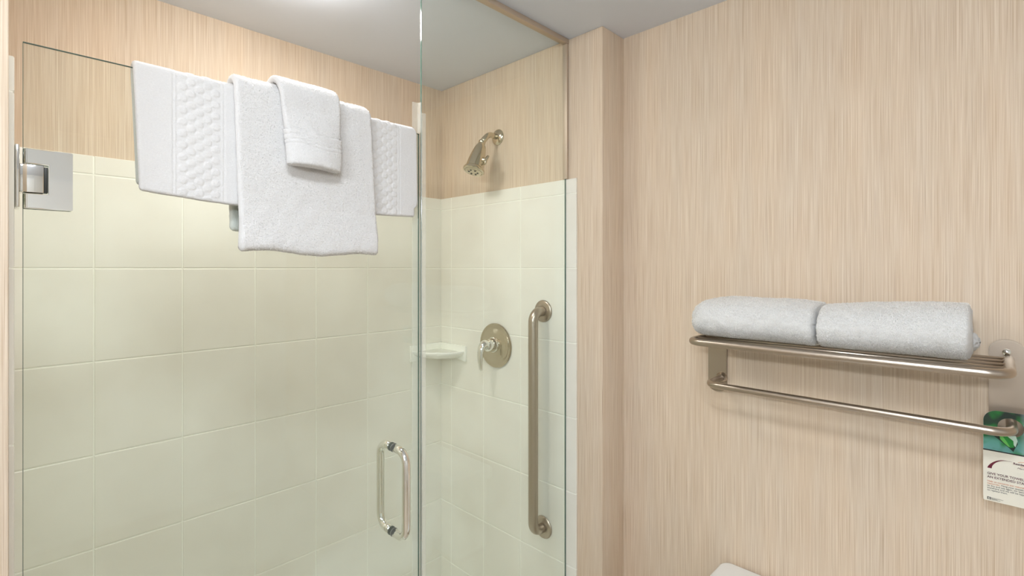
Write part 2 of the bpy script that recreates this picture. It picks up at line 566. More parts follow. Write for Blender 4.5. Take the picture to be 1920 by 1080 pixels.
# D shaped back-to-back pull
hz0, hz1, hx = E - .640, E - .435, 0.659
hd = bpy.data.objects.new('door_handle', None); hd.location = (hx, YG, (hz0 + hz1) / 2)
link(hd); hd.location = Vector(hd.location) - Vector(door.location); hd.parent = door
for s, off in ((-1, 0.058), (1, 0.056)):
    ys, ye = YG + s * .0065, YG + s * off
    pth = smooth_path([(hx, ys, hz1), (hx, ye, hz1), (hx, ye, hz0), (hx, ys, hz0)], 0.030, 10)
    o = tube('pull_bar', pth, 0.0098, M['chrome'], None, 28)
    o.parent = hd; o.matrix_parent_inverse = Matrix.Translation(-Vector((hx, YG, (hz0 + hz1) / 2)))
    for z in (hz0, hz1):
        o = lathe('washer', (hx, YG + s * .0050, z), (0, s, 0), [(0, .0106), (.0012, .0106), (.0012, .0101), (.0026, .0101)], M['gasket'], None, 28)
        o.parent = hd; o.matrix_parent_inverse = Matrix.Translation(-Vector((hx, YG, (hz0 + hz1) / 2)))

# ------------------------------------------------------------------ grab bar
g = thing('grab_bar', 'vertical brushed metal grab bar on the tiles beside the shower valve', 'grab bar', (XP - .0062, 1.1476, E - .53))
TX = XP - .0062
gz1, gz0, gy = E - .152, E - .918, 1.1476
tube('bar', smooth_path([(TX - .001, gy, gz1), (TX - .055, gy, gz1), (TX - .055, gy, gz0), (TX - .001, gy, gz0)], 0.036, 12), 0.0172, M['nickel'], g, 32)
for z in (gz0, gz1):
    lathe('flange', (TX, gy, z), (-1, 0, 0), [(0, .039), (.003, .0392), (.0055, .0375), (.0075, .034), (.0078, .0185)], M['nickel'], g)

# ------------------------------------------------------------------ shower head
sh = thing('overhead_shower', 'polished bell-shaped shower head on a bent arm above the tiles', 'shower head', (XP, 1.386, E + .51))
sy = 1.386
lathe('flange', (XP, sy, E + .510), (-1, 0, 0), [(0, .031), (.002, .0312), (.004, .030), (.0085, .025), (.0115, .018), (.013, .0118)], M['satin'], sh)
A = Vector((1.256, sy, E + .470)); B = Vector((1.2145, sy, E + .3585))
tube('arm', smooth_path([(XP - .001, sy, E + .510), (1.292, sy, E + .512), (1.252, sy, E + .470)], 0.035, 10), 0.0112, M['satin'], sh, 28)
ax = (B - A).normalized(); Lh = (B - A).length
prof = [(-.012, .0105), (-.010, .0135), (-.002, .0138), (0, .0125), (.004, .0135), (.010, .0185), (.022, .0225), (.045, .0275), (.070, .0315), (.092, .0335), (.100, .0345),
        (.104, .0385), (.108, .0405), (.1125, .0405), (.115, .0385), (.1158, .034), (.1135, .0325), (.1135, .001)]
prof = [(d * Lh / .1158, r) for d, r in prof]
lathe('head_bell', A, ax, prof, M['satin'], sh, 56)
u = Vector((0, 1, 0)); v = ax.cross(u).normalized()
bm_c = A + ax * (Lh * .985)
lathe('spray_face', bm_c, ax, [(-.003, .0315), (.0015, .0315), (.003, .029), (.003, .022), (.0045, .021), (.0045, .001)], M['satin'], sh)
for k in range(6):
    a = 2 * math.pi * (k + .3) / 6
    p = bm_c + (u * math.cos(a) + v * math.sin(a)) * .0165
    lathe('nozzle', p + ax * .003, ax, [(0, .0042), (.003, .0038), (.0032, .0022)], M['dark'], sh, 16, label='dark spray nozzle')
ld = Vector((0.30, -0.95, 0.0)); ld = (ld - ax * ld.dot(ax)).normalized()
c0 = A + ax * (Lh * .60)
lathe('lever_hub', c0 + ld * .024, ld, [(0, .0105), (.010, .0095), (.016, .0075)], M['satin'], sh, 24)
q = c0 + ld * .040
tube('lever', [q + ax * .017, q + ax * .008, q, q - ax * .012 + ld * .003, q - ax * .019 + ld * .006], [(.0045, .007), (.0055, .0085), .0065, (.0045, .008), (.003, .0065)], M['satin'], sh, 16)

# ------------------------------------------------------------------ valve
va = thing('shower_valve', 'round chrome shower valve with a curved lever between corner shelf and grab bar', 'shower valve', (TX, 1.391, E - .302))
vy, vz = 1.391, E - .300
lathe('escutcheon', (TX, vy, vz), (-1, 0, 0), [(0, .086), (.004, .0866), (.0070, .0848), (.0078, .0815), (.0068, .0775), (.0060, .0735), (.0085, .064), (.0125, .048), (.0145, .034), (.0150, .001)], M['satin'], va, 72)
lathe('hub', (TX - .011, vy, vz + .004), (-1, 0, 0), [(0, .030), (.008, .0295), (.010, .0265), (.013, .0262), (.030, .0240), (.041, .0215), (.047, .0175), (.050, .009), (.0510, .001)], M['chrome'], va, 48)
pl = [(TX - .044, vy, vz + .010), (TX - .060, vy, vz + .011), (TX - .073, vy, vz + .003), (TX - .081, vy, vz - .014), (TX - .0835, vy, vz - .040), (TX - .081, vy, vz - .066), (TX - .078, vy, vz - .088)]
def cr(pts, n=6):
    Q = [Vector(p) for p in pts]; out = []
    for i in range(len(Q) - 1):
        p0 = Q[max(i - 1, 0)]; p1 = Q[i]; p2 = Q[i + 1]; p3 = Q[min(i + 2, len(Q) - 1)]
        for k in range(n):
            t = k / n
            out.append(0.5 * ((2 * p1) + (p2 - p0) * t + (2 * p0 - 5 * p1 + 4 * p2 - p3) * t * t + (3 * p1 - p0 - 3 * p2 + p3) * t ** 3))
    out.append(Q[-1]); return out
lp = cr(pl)
nn = len(lp)
rr = [(0.0125 * (1 - i / nn) + 0.0048, 0.0125 * (1 - i / nn) + 0.0078) for i in range(nn)]
rr[0] = (.010, .010); rr[-1] = (.0022, .004); rr[-2] = (.0042, .0072)
tube('lever', lp, rr, M['chrome'], va, 24)

# ------------------------------------------------------------------ corner shelf (ceramic)
cs = thing('corner_shelf', 'white ceramic soap shelf in the tiled shower corner', 'shelf', (XP - .0062, YB - .0062, E - .35))
KX, KY = XP - .0062, YB - .0062
def shelf_mesh():
    n = 40
    def outline(R1, R2, k, wob):
        pts = []
        for i in range(n + 1):
            a = math.pi / 2 * i / n
            e = 0.80
            x = R1 * (math.cos(a) ** e); y = R2 * (math.sin(a) ** e)
            sc = 1 - wob * math.exp(-((a - math.pi / 4) / 0.10) ** 2) * 1.0 + k
            pts.append((x * sc, y * sc))
        return pts
    # along back wall (x) 0.160, along right wall (y) 0.172
    layers = [(-.052, .120, .130, -.0, .0), (-.050, .128, .138, 0, 0.0), (-.040, .146, .158, 0, .02), (-.034, .152, .164, 0, .045),
              (-.026, .156, .168, 0, .05), (-.022, .1555, .1675, 0, .045), (-.020, .152, .164, 0, .04), (-.0215, .146, .158, 0, .03), (-.026, .138, .150, 0, .0)]
    V, F = [], []
    for z, a, b, k, wob in layers:
        for x, y in outline(a, b, k, wob):
            V.append((KX - x, KY - y, E - .322 + z))
    m_ = n + 1
    for i in range(len(layers) - 1):
        for j in range(n):
            F.append((i * m_ + j, i * m_ + j + 1, (i + 1) * m_ + j + 1, (i + 1) * m_ + j))
    # top and bottom fans to the corner
    ct = len(V); V.append((KX, KY, E - .322 - .026)); cb = len(V); V.append((KX, KY, E - .322 - .052))
    t0 = (len(layers) - 1) * m_
    for j in range(n):
        F.append((t0 + j, t0 + j + 1, ct)); F.append((j + 1, j, cb))
    return V, F
V_, F_ = shelf_mesh()
mesh_obj('shelf_tray', V_, F_, M['ceramic'], cs, True)
def end_plate(p0, p1, axis):
    bm = bmesh.new()
    if axis == 'x':
        add_box(bm, KX - .164, KX, KY - .010, KY, E - .390, E - .322, .003)
    else:
        add_box(bm, KX - .010, KX, KY - .175, KY, E - .387, E - .322, .003)
    # hollow the lower middle so that the flange reads as a thin bracket
    for vtx in bm.verts:
        c = (KX - vtx.co.x) if axis == 'x' else (KY - vtx.co.y)
        if vtx.co.z < E - .35 and c < 0.1:
            vtx.co.z += .022
    return bm_obj('wall_flange', bm, M['ceramic'], cs, True)
end_plate(0, 0, 'x'); end_plate(0, 0, 'y')

# ------------------------------------------------------------------ terry towels
def waves(n, lo, hi, amp, seed):
    r = np.random.default_rng(seed)
    k = r.uniform(lo, hi, (n, 2)) * r.choice([-1, 1], (n, 2)); ph = r.uniform(0, 6.28, n); am = amp * r.uniform(.5, 1, n) / n ** .5
    return lambda a, b: sum(am[i] * np.sin(a * k[i, 0] + b * k[i, 1] + ph[i]) for i in range(n))

def grid_obj(name, G, m, parent=None, fuzz=0.0, fdens=1.0, **props):
    """G: (nu, nv, 3). u loops, v open with end caps"""
    nu, nv = G.shape[:2]
    V = G.reshape(-1, 3)
    iu = np.arange(nu); iv = np.arange(nv - 1)
    a, b = np.meshgrid(iu, iv, indexing='ij')
    a2 = (a + 1) % nu
    F = np.stack([a * nv + b, a2 * nv + b, a2 * nv + b + 1, a * nv + b + 1], -1).reshape(-1, 4)
    me = bpy.data.meshes.new(name)
    me.vertices.add(len(V)); me.vertices.foreach_set('co', V.astype(np.float32).ravel())
    nf = len(F)
    me.loops.add(nf * 4); me.loops.foreach_set('vertex_index', F.astype(np.int32).ravel())
    me.polygons.add(nf); me.polygons.foreach_set('loop_start', np.arange(0, nf * 4, 4, dtype=np.int32))
    me.polygons.foreach_set('loop_total', np.full(nf, 4, dtype=np.int32))
    me.update(calc_edges=True); me.validate()
    me.materials.append(m)
    bm = bmesh.new(); bm.from_mesh(me)
    bm.verts.ensure_lookup_table()
    bmesh.ops.holes_fill(bm, edges=[e for e in bm.edges if e.is_boundary], sides=0)
    bmesh.ops.recalc_face_normals(bm, faces=bm.faces)
    bm.to_mesh(me); bm.free()
    me.polygons.foreach_set('use_smooth', [True] * len(me.polygons))
    o = link(bpy.data.objects.new(name, me), parent, **props)
    if fuzz:
        add_pile(me, G, fuzz, fdens)
    return o

def add_pile(me, G, ln, dens):
    """short terry fibres (tiny triangles) standing on the outside of the cloth"""
    r = np.random.default_rng(99)
    nu, nv = G.shape[:2]
    nrm = vnormals(G)
    nrm = np.where(np.isfinite(nrm), nrm, 0)
    c = G.reshape(-1, 3).mean(0)
    # make the normals point outwards with the help of the volume sign
    a = G; b = np.roll(G, -1, 0); d = np.roll(G, -1, 1)
    vol = np.einsum('ijk,ijk->ij', a[:, :-1] - c, np.cross(b[:, :-1] - a[:, :-1], d[:, :-1] - a[:, :-1])).sum()
    if vol < 0:
        nrm = -nrm
    step = np.linalg.norm(G[nu // 3, 1:] - G[nu // 3, :-1], axis=-1).mean()
    n = int(nu * nv * dens * (step / 0.002) ** 2)
    iu = r.integers(0, nu, n); iv = r.integers(2, nv - 3, n)
    fu, fv = r.random(n)[:, None], r.random(n)[:, None]
    iu2 = (iu + 1) % nu
    p = (G[iu, iv] * (1 - fu) + G[iu2, iv] * fu) * (1 - fv) + (G[iu, iv + 1] * (1 - fu) + G[iu2, iv + 1] * fu) * fv
    nn = nrm[iu, iv]
    rd = r.normal(0, 1, (n, 3))
    dr = nn + 0.6 * rd; dr[:, 2] -= 0.3
    dr /= np.linalg.norm(dr, axis=1, keepdims=True)
    sd = np.cross(dr, nn + 0.15 * r.normal(0, 1, (n, 3))); sd /= (np.linalg.norm(sd, axis=1, keepdims=True) + 1e-9)
    L_ = ln * r.uniform(.5, 1.15, (n, 1)); W_ = 0.00042
    flip = (np.einsum('ij,ij->i', np.cross(sd, dr), nn) < 0)[:, None]
    sd = np.where(flip, -sd, sd)                # every loop shows its outer side
    t = np.stack([p - sd * W_ - nn * .0003, p + sd * W_ - nn * .0003, p + dr * L_ + sd * W_ * .7, p + dr * L_ - sd * W_ * .7], 1).reshape(-1, 3)
    nb = len(me.polygons)
    m2 = bpy.data.meshes.new('pile')
    m2.vertices.add(4 * n); m2.vertices.foreach_set('co', t.astype(np.float32).ravel())
    m2.loops.add(4 * n); m2.loops.foreach_set('vertex_index', np.arange(4 * n, dtype=np.int32))
    m2.polygons.add(n); m2.polygons.foreach_set('loop_start', np.arange(0, 4 * n, 4, dtype=np.int32))
    m2.polygons.foreach_set('loop_total', np.full(n, 4, dtype=np.int32))
    m2.update(calc_edges=True)
    bm = bmesh.new(); bm.from_mesh(me); bm.from_mesh(m2); bm.to_mesh(me); bm.free()
    bpy.data.meshes.remove(m2)
    me.polygons.foreach_set('use_smooth', [True] * len(me.polygons))
    me.materials.append(M['loops'])
    me.polygons.foreach_set('material_index', [0] * nb + [1] * (len(me.polygons) - nb))

def vnormals(G):
    du = np.roll(G, -1, 0) - np.roll(G, 1, 0)
    dv = np.gradient(G, axis=1)
    n = np.cross(du, dv)
    n /= (np.linalg.norm(n, axis=-1, keepdims=True) + 1e-12)
    return n

def hanging(name, xl, xr, ztop, gap0, t, zf, zb, edgeL=None, edgeR=None, R=(0.004, 0.018), res=0.0026, seed=1, flare=0.0,
            band=None, ridge=None, wav=0.0015, tfun=None, fluff=0.0005, flat=False, fuzz=.0018, fdens=1.0, **props):
    """towel folded over the glass. gap0: distance from the glass centre to the towel's inner face."""
    yc = gap0 + t / 2                           # centre-line distance from the glass plane
    ztc = ztop - t / 2                          # centre-line top
    r = yc
    nfr = int((ztc - r - min(zf(0), zf(1))) / res); nar = max(8, int(math.pi * r / res)); nbk = int((ztc - r - zb) / res / 1.5)
    nv = int((xr - xl) / res)
    v = np.linspace(0, 1, nv)
    # denser at ends
    v = 0.5 - 0.5 * np.cos(np.pi * v) if False else v
    zfv = zf(v)
    # centre line samples: (side s=-1 front .. 1 back)
    rows = []
    for k in range(nfr + 1):
        rows.append(('f', k / nfr))
    for k in range(1, nar):
        rows.append(('a', k / nar))
    for k in range(nbk + 1):
        rows.append(('b', k / nbk))
    wv = waves(6, 12, 45, wav, seed)
    cen = np.zeros((len(rows), nv, 3)); nrm = np.zeros((len(rows), nv, 3))
    X0 = np.full(nv, 0.0)
    depth = np.zeros((len(rows), nv))
    th = np.full((len(rows), nv), t)
    for i, (kd, f) in enumerate(rows):
        if kd == 'f':
            z = zfv + (ztc - r - zfv) * f
            y = np.full(nv, -yc); n = (0, -1, 0)
        elif kd == 'a':
            a = math.pi * f
            y = np.full(nv, -r * math.cos(a)); z = np.full(nv, ztc - r + r * math.sin(a)); n = (0, -math.cos(a), math.sin(a))
        else:
            z = np.full(nv, (ztc - r) + (zb - (ztc - r)) * f); y = np.full(nv, yc); n = (0, 1, 0)
        d = np.clip(ztop - z, 0, None)
        depth[i] = d
        if kd == 'f' and flare:
            y = y - flare * np.clip((d - 0.04) / 0.14, 0, 1) ** 1.5
        L_ = (edgeL(d) if edgeL else xl * np.ones(nv)); R_ = (edgeR(d) if edgeR else xr * np.ones(nv))
        def cut(rad):
            q = np.clip((rad - d) / rad, 0, 1)
            return rad * (1 - np.sqrt(np.clip(1 - q * q, 0, 1)))
        L_ = L_ + cut(R[0]); R_ = R_ - cut(R[1])
        x = L_ + (R_ - L_) * v
        if tfun is not None:
            th[i] = tfun(d, x, kd)
        cen[i, :, 0] = x; cen[i, :, 1] = y; cen[i, :, 2] = z
        nrm[i] = n
    # gentle folds, stronger with distance below the top, only outwards
    sgn = nrm[..., 1]
    bow = (wv(cen[..., 0], cen[..., 2]) + wav * 1.0) * np.clip(depth / 0.25, 0, 1)
    cen[..., 1] += sgn * np.abs(bow)
    # taper of thickness at the ends (rounded side edges)
    w_ = xr - xl
    e = np.minimum(v, 1 - v) * w_
    rc = t / 2
    tap = np.sqrt(np.clip(1 - ((rc - np.clip(e, 0, rc)) / rc) ** 2, 0, 1)) * 0.96 + 0.04
    h = th / 2 * tap[None, :]
    inner_shift = (th - t) / 2                  # extra thickness goes outwards
    cen = cen + nrm * inner_shift[..., None]
    outer = cen + nrm * h[..., None]
    inner = cen - nrm * h[..., None]
    # round bottoms
    def capring(i, z_dir):
        rs = []
        steps = 7 if not flat else 3
        for k in range(1, steps):
            a = math.pi * k / steps
            rs.append(cen[i] + nrm[i] * (h[i] * math.cos(a))[:, None] + np.stack([np.zeros(nv), np.zeros(nv), z_dir * h[i] * math.sin(a) * (1 if not flat else .25)], -1))
        return rs
    capb = capring(-1, -1); capf = capring(0, -1)[::-1]
    G = np.concatenate([outer, np.array(capb), inner[::-1], np.array(capf)], 0)
    nr = len(rows)
    n = vnormals(G)
    mid = G.mean((0, 1))
    # orientation check: outer front row should point -y
    s0 = 1.0 if n[nfr // 2, nv // 2, 1] < 0 else -1.0
    n = n * s0
    rg = np.random.default_rng(seed)
    jit = rg.normal(0, fluff, G.shape[:2])
    m_ = np.zeros(G.shape[:2]); m_[:nr] = 1; m_[nr:nr + len(capb)] = 1; m_[-len(capf):] = 1; m_[nr + len(capb):-len(capf)] = 0.3
    if flat:
        m_[-len(capf):] = .3
    X, Z = G[..., 0], G[..., 2]
    dsp = jit * m_
    lowf = waves(8, 60, 160, fluff * 1.6, seed + 5)
    dsp += lowf(X, Z) * m_
    if band is not None:
        dsp[:nr] = band(X[:nr], Z[:nr], dsp[:nr])
    if ridge is not None:
        dsp[:nr] += ridge(X[:nr], Z[:nr])
    G = G + n * dsp[..., None]
    G[..., 1] += YG; G[..., 2] += E
    return grid_obj(name, G, M['terry'], None, fuzz=fuzz, fdens=fdens, **props)

def checker_band(spans, zp=0.0208, colw=0.0130, n0=0.295):
    def f(X, Z, d):
        out = d.copy()
        for x0, x1, ncol in spans:
            cw = (x1 - x0) / ncol
            inside = (X > x0 - .004) & (X < x1 + .004)
            out = np.where(inside, d * 0.35 - .0008, out)
            for c in range(ncol):
                xc = x0 + (c + .5) * cw
                ph = (Z - (zp / 2 if c % 2 else 0)) / zp
                fr = ph - np.floor(ph) - 0.5
                dz = fr * zp
                # domes with a sharper lower edge
                dzz = np.where(dz < 0, dz * 1.15, dz * 0.92)
                rr2 = np.abs((X - xc) / (cw * .53)) ** 2.6 + np.abs(dzz / (zp * .31)) ** 2.6
                bmp = .0015 * np.clip(1 - rr2, 0, 1) ** .4
                out = np.where(inside, out + bmp, out)
            for xe in (x0 - .0075, x1 + .0075):
                out = out - .0011 * np.exp(-((X - xe) / .0016) ** 2)
        return out
    return f

bath_band = checker_band([(0.214, 0.279, 5), (0.594, 0.660, 5)])
hanging('bath_towel', 0.150, 0.7220, 0.3535, 0.0052, 0.0115,
        lambda v: 0.138 - 0.0125 * np.clip(v / 0.25, 0, 1) ** .8 + 0.0075 * np.clip((v - .5) / .5, 0, 1) + 0.0,
        0.150, edgeL=lambda d: 0.1495 + 0.0085 * np.clip(d / .21, 0, 1), edgeR=lambda d: 0.7195 + .0030 * np.clip(d / .2, 0, 1) - .010 * np.clip((d - .185) / .02, 0, 1) ** 3,
        R=(.003, .022), res=0.0015, seed=3, band=bath_band, fluff=.00012, wav=.0008, fuzz=.0007, fdens=.5,
        label='wide white bath towel with checkered bands hung lowest over the shower door', category='towel', group='towels over the shower door')
hanging('hand_towel', 0.302, 0.594, 0.3715, 0.0182, 0.0165,
        lambda v: 0.043 - .004 * v + .004 * np.sin(v * 9),
        0.082, edgeL=lambda d: 0.2990 + .011 * np.clip(d / .33, 0, 1) - .004 * np.exp(-((d - .33) / .03) ** 2), edgeR=lambda d: 0.583 + .016 * np.clip(d / .3, 0, 1),
        R=(.004, .024), res=0.0023, seed=8, fluff=.0003, wav=.0009, fuzz=.0017, fdens=1.1, tfun=lambda d, x, k: 0.0165 + (.007 * np.clip((d - .25) / .07, 0, 1) if k == 'f' else 0 * d),
        label='thick plain white towel folded over the middle of the bath towel', category='towel', group='towels over the shower door')
def wc_ridge(X, Z):
    zc = 0.2755 - .006 * (X - .39) / .11 + 0.0025 * np.sin((X - .39) * 70)
    step = np.clip((zc - Z) / .0022, 0, 1) * .0034
    step = step - .0022 * np.exp(-((Z - zc - .001) / .0013) ** 2)
    lines = -.0015 * (np.exp(-((Z - zc + .022) / .0013) ** 2) + np.exp(-((Z - zc + .030) / .0013) ** 2) + .6 * np.exp(-((Z - zc + .012) / .0013) ** 2))
    return step + lines
hanging('washcloth', 0.374, 0.500, 0.3895, 0.0360, 0.0140,
        lambda v: 0.207 - .004 * v + .003 * np.sin(v * 3.1),
        0.215, edgeL=lambda d: 0.3725 + .012 * np.clip(d / .11, 0, 1) + .006 * np.clip((d - .11) / .08, 0, 1), edgeR=lambda d: .5030 - .002 * np.clip(d / .12, 0, 1) - .006 * np.clip((d - .12) / .06, 0, 1),
        R=(.003, .020), res=0.0015, seed=12, flare=.004, ridge=wc_ridge, fluff=.0003, wav=.0006, flat=True, fuzz=.0012, fdens=1.2,
        tfun=lambda d, x, k: 0.0140 + (.019 * np.clip((d - .07) / .10, 0, 1) ** .8 * np.sin(np.clip((x - .375) / .125, 0, 1) * math.pi) ** .6 if k == 'f' else 0 * d),
        label='small folded white washcloth hung over the thick towel', category='washcloth', group='towels over the shower door')

# ------------------------------------------------------------------ wall towel shelf
rk = thing('towel_shelf', 'brushed metal towel shelf with a lower rail on the wallpapered wall', 'towel rack', (XR, 0.28, E - .25))
def wall_plate(yc):
    hw, zt, zb = 0.0275, E - .150, E - .362
    bm = bmesh.new()
    pts = []
    for k in range(17):
        a = math.pi * k / 16
        pts.append((yc + hw * math.cos(a), zt - hw * .8 + hw * .8 * math.sin(a)))
    for k in range(17):
        a = math.pi + math.pi * k / 16
        pts.append((yc + hw * math.cos(a), zb + hw * .8 + hw * .8 * math.sin(a)))
    vs_ = [bm.verts.new((XR, y, z)) for y, z in pts]
    f = bm.faces.new(vs_)
    r = bmesh.ops.extrude_face_region(bm, geom=[f])
    top = [e for e in r['geom'] if isinstance(e, bmesh.types.BMVert)]
    for e in top:
        e.co.x = XR - .0045
    te = [e for e in bm.edges if all(v.co.x < XR - .004 for v in e.verts)]
    bmesh.ops.bevel(bm, geom=te, offset=0.0015, segments=2, affect='EDGES')
    o = bm_obj('wall_plate', bm, M['nickel'], rk, True)
    return o
AYL, AYR = 0.572, -0.019
for yc in (0.585, -0.0175):
    pz = wall_plate(yc)
    o = lathe('screw', (XR - .0045, yc, E - .176), (-1, 0, 0), [(0, .0072), (.002, .0070), (.004, .0052), (.0052, .002), (.0053, .0002)], M['chrome'], None, 24)
    o.parent = pz
UX, UZ = 1.243, E - .190
tube('shelf_frame', smooth_path([(XR - .003, AYL, UZ), (UX, AYL, UZ), (UX, AYR, UZ), (XR - .003, AYR, UZ)], 0.034, 12), 0.0092, M['nickel'], rk, 28)
for x in (1.290, 1.338, 1.386, 1.430):
    tube('shelf_bar', [(x, AYL, UZ + .0035), (x, AYR, UZ + .0035)], 0.0046, M['nickel'], rk, 16)
LX, LZ = 1.350, E - .3185
tube('towel_rail', smooth_path([(XR - .003, AYL - .001, LZ), (LX, AYL - .001, LZ), (LX, AYR - .005, LZ), (XR - .003, AYR - .005, LZ)], 0.034, 12), 0.0085, M['nickel'], rk, 28)
for y in (AYL - .001,):
    lathe('collar', (XR - .0045, y, LZ), (-1, 0, 0), [(0, .016), (.003, .0158), (.006, .0135), (.010, .0105)], M['nickel'], rk, 32)

def folded(name, y0, y1, zt, seed, end0, end1, xoff=0.0, lump=False, res=.0028, **props):
    """folded towel lying along Y; zt(y) top height above the rack"""
    zb = E - .1798
    nv = int((y1 - y0) / res); nu = int(0.58 / res)
    v = np.linspace(0, 1, nv); y = y0 + (y1 - y0) * v
    a = np.linspace(0, 2 * math.pi, nu, endpoint=False)
    H = zt(y)
    def endf(d, r, p):
        q = np.clip((r - d) / r, 0, 1)
        return (1 - q ** p) ** (1 / p)
    s = endf(y - y0, end0[0], end0[1]) * endf(y1 - y, end1[0], end1[1])
    s = np.clip(s, 0.03, 1)
    ex = 2.0 / 2.7
    ca = np.sign(np.cos(a)) * np.abs(np.cos(a)) ** ex; sa = np.sign(np.sin(a)) * np.abs(np.sin(a)) ** ex
    xc, hw = 1.3525 + xoff, .103
    X = xc - hw * ca[:, None] * (0.55 + .45 * s)[None, :]
    hz = H / 2
    Z = zb + hz[None, :] + hz[None, :] * sa[:, None] * s[None, :]
    # lower part settles on the rack
    Z = Z + np.where(sa[:, None] < 0, -(1 - s)[None, :] * hz[None, :] * 0.75 * np.abs(sa[:, None]), 0)
    # rounder front shoulder
    X = X + 0.012 * np.clip(sa, 0, 1)[:, None] * (ca[:, None] > 0)
    Y = np.tile(y, (nu, 1))
    G = np.stack([X, Y, Z], -1)
    n = vnormals(G)
    if n[nu // 4, nv // 2, 2] < 0:
        n = -n
    rg = np.random.default_rng(seed)
    lo = waves(8, 14, 40, .0020, seed); mi_ = waves(10, 70, 190, .0007, seed + 1)
    dsp = lo(Y, X + Z) + mi_(Y, Z * 1.3 + X) + rg.normal(0, .00055, G.shape[:2])
    dsp = np.where(Z < zb + .006, -np.abs(dsp) * .5, dsp)
    G = G + n * dsp[..., None]
    G[..., 2] = np.maximum(G[..., 2], zb)
    G[..., 0] = np.minimum(G[..., 0], XR - .004)
    return grid_obj(name, G, M['terry2'], None, fuzz=.0019, fdens=1.1, **props)

folded('bath_towel', 0.2885, 0.5800, lambda y: .1030 - .006 * np.clip((.40 - y) / .11, 0, 1) ** 2 - .006 * np.clip((y - .5) / .08, 0, 1), 21, (.011, 2.2), (.040, 2.2),
       label='folded white towel on the left half of the metal shelf', category='towel', group='folded towels on the metal shelf')
folded('bath_towel', 0.0330, 0.2880, lambda y: .1060 - .013 * np.clip((y - .20) / .085, 0, 1) ** 1.3 + .003 * np.sin(y * 25), 33, (.012, 3.4), (.010, 2.2), xoff=-.002,
       label='folded white towel on the right half of the metal shelf, nearest the hanging card', category='towel', group='folded towels on the metal shelf')
# the second towel's loose inner fold peeping out behind its end
T2 = C.objects[-1]
def fold_tab():
    nu, nv = 60, 24
    a = np.linspace(0, 2 * math.pi, nu, endpoint=False); v = np.linspace(0, 1, nv)
    s = np.sqrt(np.clip(1 - np.clip((.5 - v) / .5, 0, 1) ** 2, 0.002, 1))
    X = 1.385 + .028 * np.cos(a)[:, None] * s[None, :]
    Z = E - .150 + .020 * np.sin(a)[:, None] * s[None, :]
    Y = np.tile(0.022 + v * .035, (nu, 1))
    G = np.stack([X, Y, Z], -1) + np.random.default_rng(5).normal(0, .0007, (nu, nv, 3))
    return grid_obj('inner_fold', G, M['terry2'], T2)
fold_tab()

# ------------------------------------------------------------------ hanging card
CX = 1.432
card = thing('hanging_card', 'printed towel reuse card with leaf photo hanging from the lower rail', 'card', (CX, -0.03, E - .39))
HY, HZ, HR = -0.0225, E - .3255, 0.0190
c_y0, c_y1, c_zt, c_zb = 0.0180, -0.0800, E - .2945, E - .4835
def card_ring(zb, x0, x1, rb, inset=0.0):
    """star-shaped about the hole: rounded rectangle with a round hole, extruded from x0 to x1"""
    n = 160
    cy = (c_y0 + c_y1) / 2; cz = (c_zt + zb) / 2
    hw = (c_y0 - c_y1) / 2 - inset; hh = (c_zt - zb) / 2 - (inset if rb else 0)
    def inside(y, z):
        dy, dz = abs(y - cy), abs(z - cz)
        if dy > hw or dz > hh: return False
        rad = .022 if z > cz else rb
        if rad and dy > hw - rad and dz > hh - rad:
            return math.hypot(dy - (hw - rad), dz - (hh - rad)) <= rad
        return True
    O, I = [], []
    angs = [2 * math.pi * k / n for k in range(n)]
    if True:
        for yy, zz in ((cy + hw, cz - hh), (cy - hw, cz - hh)):
            angs.append(math.atan2(zz - HZ, yy - HY) % (2 * math.pi))
    angs.sort(); n = len(angs)
    for a in angs:
        lo, hi = 0.0, 0.4
        for _ in range(40):
            md = (lo + hi) / 2
            if inside(HY + md * math.cos(a), HZ + md * math.sin(a)): lo = md
            else: hi = md
        O.append((HY + lo * math.cos(a), HZ + lo * math.sin(a))); I.append((HY + HR * math.cos(a), HZ + HR * math.sin(a)))
    V, F = [], []
    for x in (x0, x1):
        for lst in (I, O):
            V += [(x, p[0], p[1]) for p in lst]
    for k in range(n):
        k2 = (k + 1) % n
        F.append((k, k2, n + k2, n + k)); F.append((2 * n + k, 3 * n + k, 3 * n + k2, 2 * n + k2))
        F.append((n + k, n + k2, 3 * n + k2, 3 * n + k)); F.append((k, 2 * n + k, 2 * n + k2, k2))
    bm = bmesh.new()
    me = bpy.data.meshes.new('x'); me.from_pydata(V, [], F); bm.from_mesh(me); bpy.data.meshes.remove(me)
    return bm
bm_obj('card_sheet', card_ring(c_zb, CX, CX - .0006, 0.002), M['card'], card)
o = bm_obj('leaf_picture', card_ring(E - .3775, CX - .0006, CX - .0009, 0.0, inset=.0003), M['pic'], card, label='green leaf photograph')
# shift picture coordinates so that the shader can use local height
for vtx in o.data.vertices:
    vtx.co.z -= E
o.location.z += E

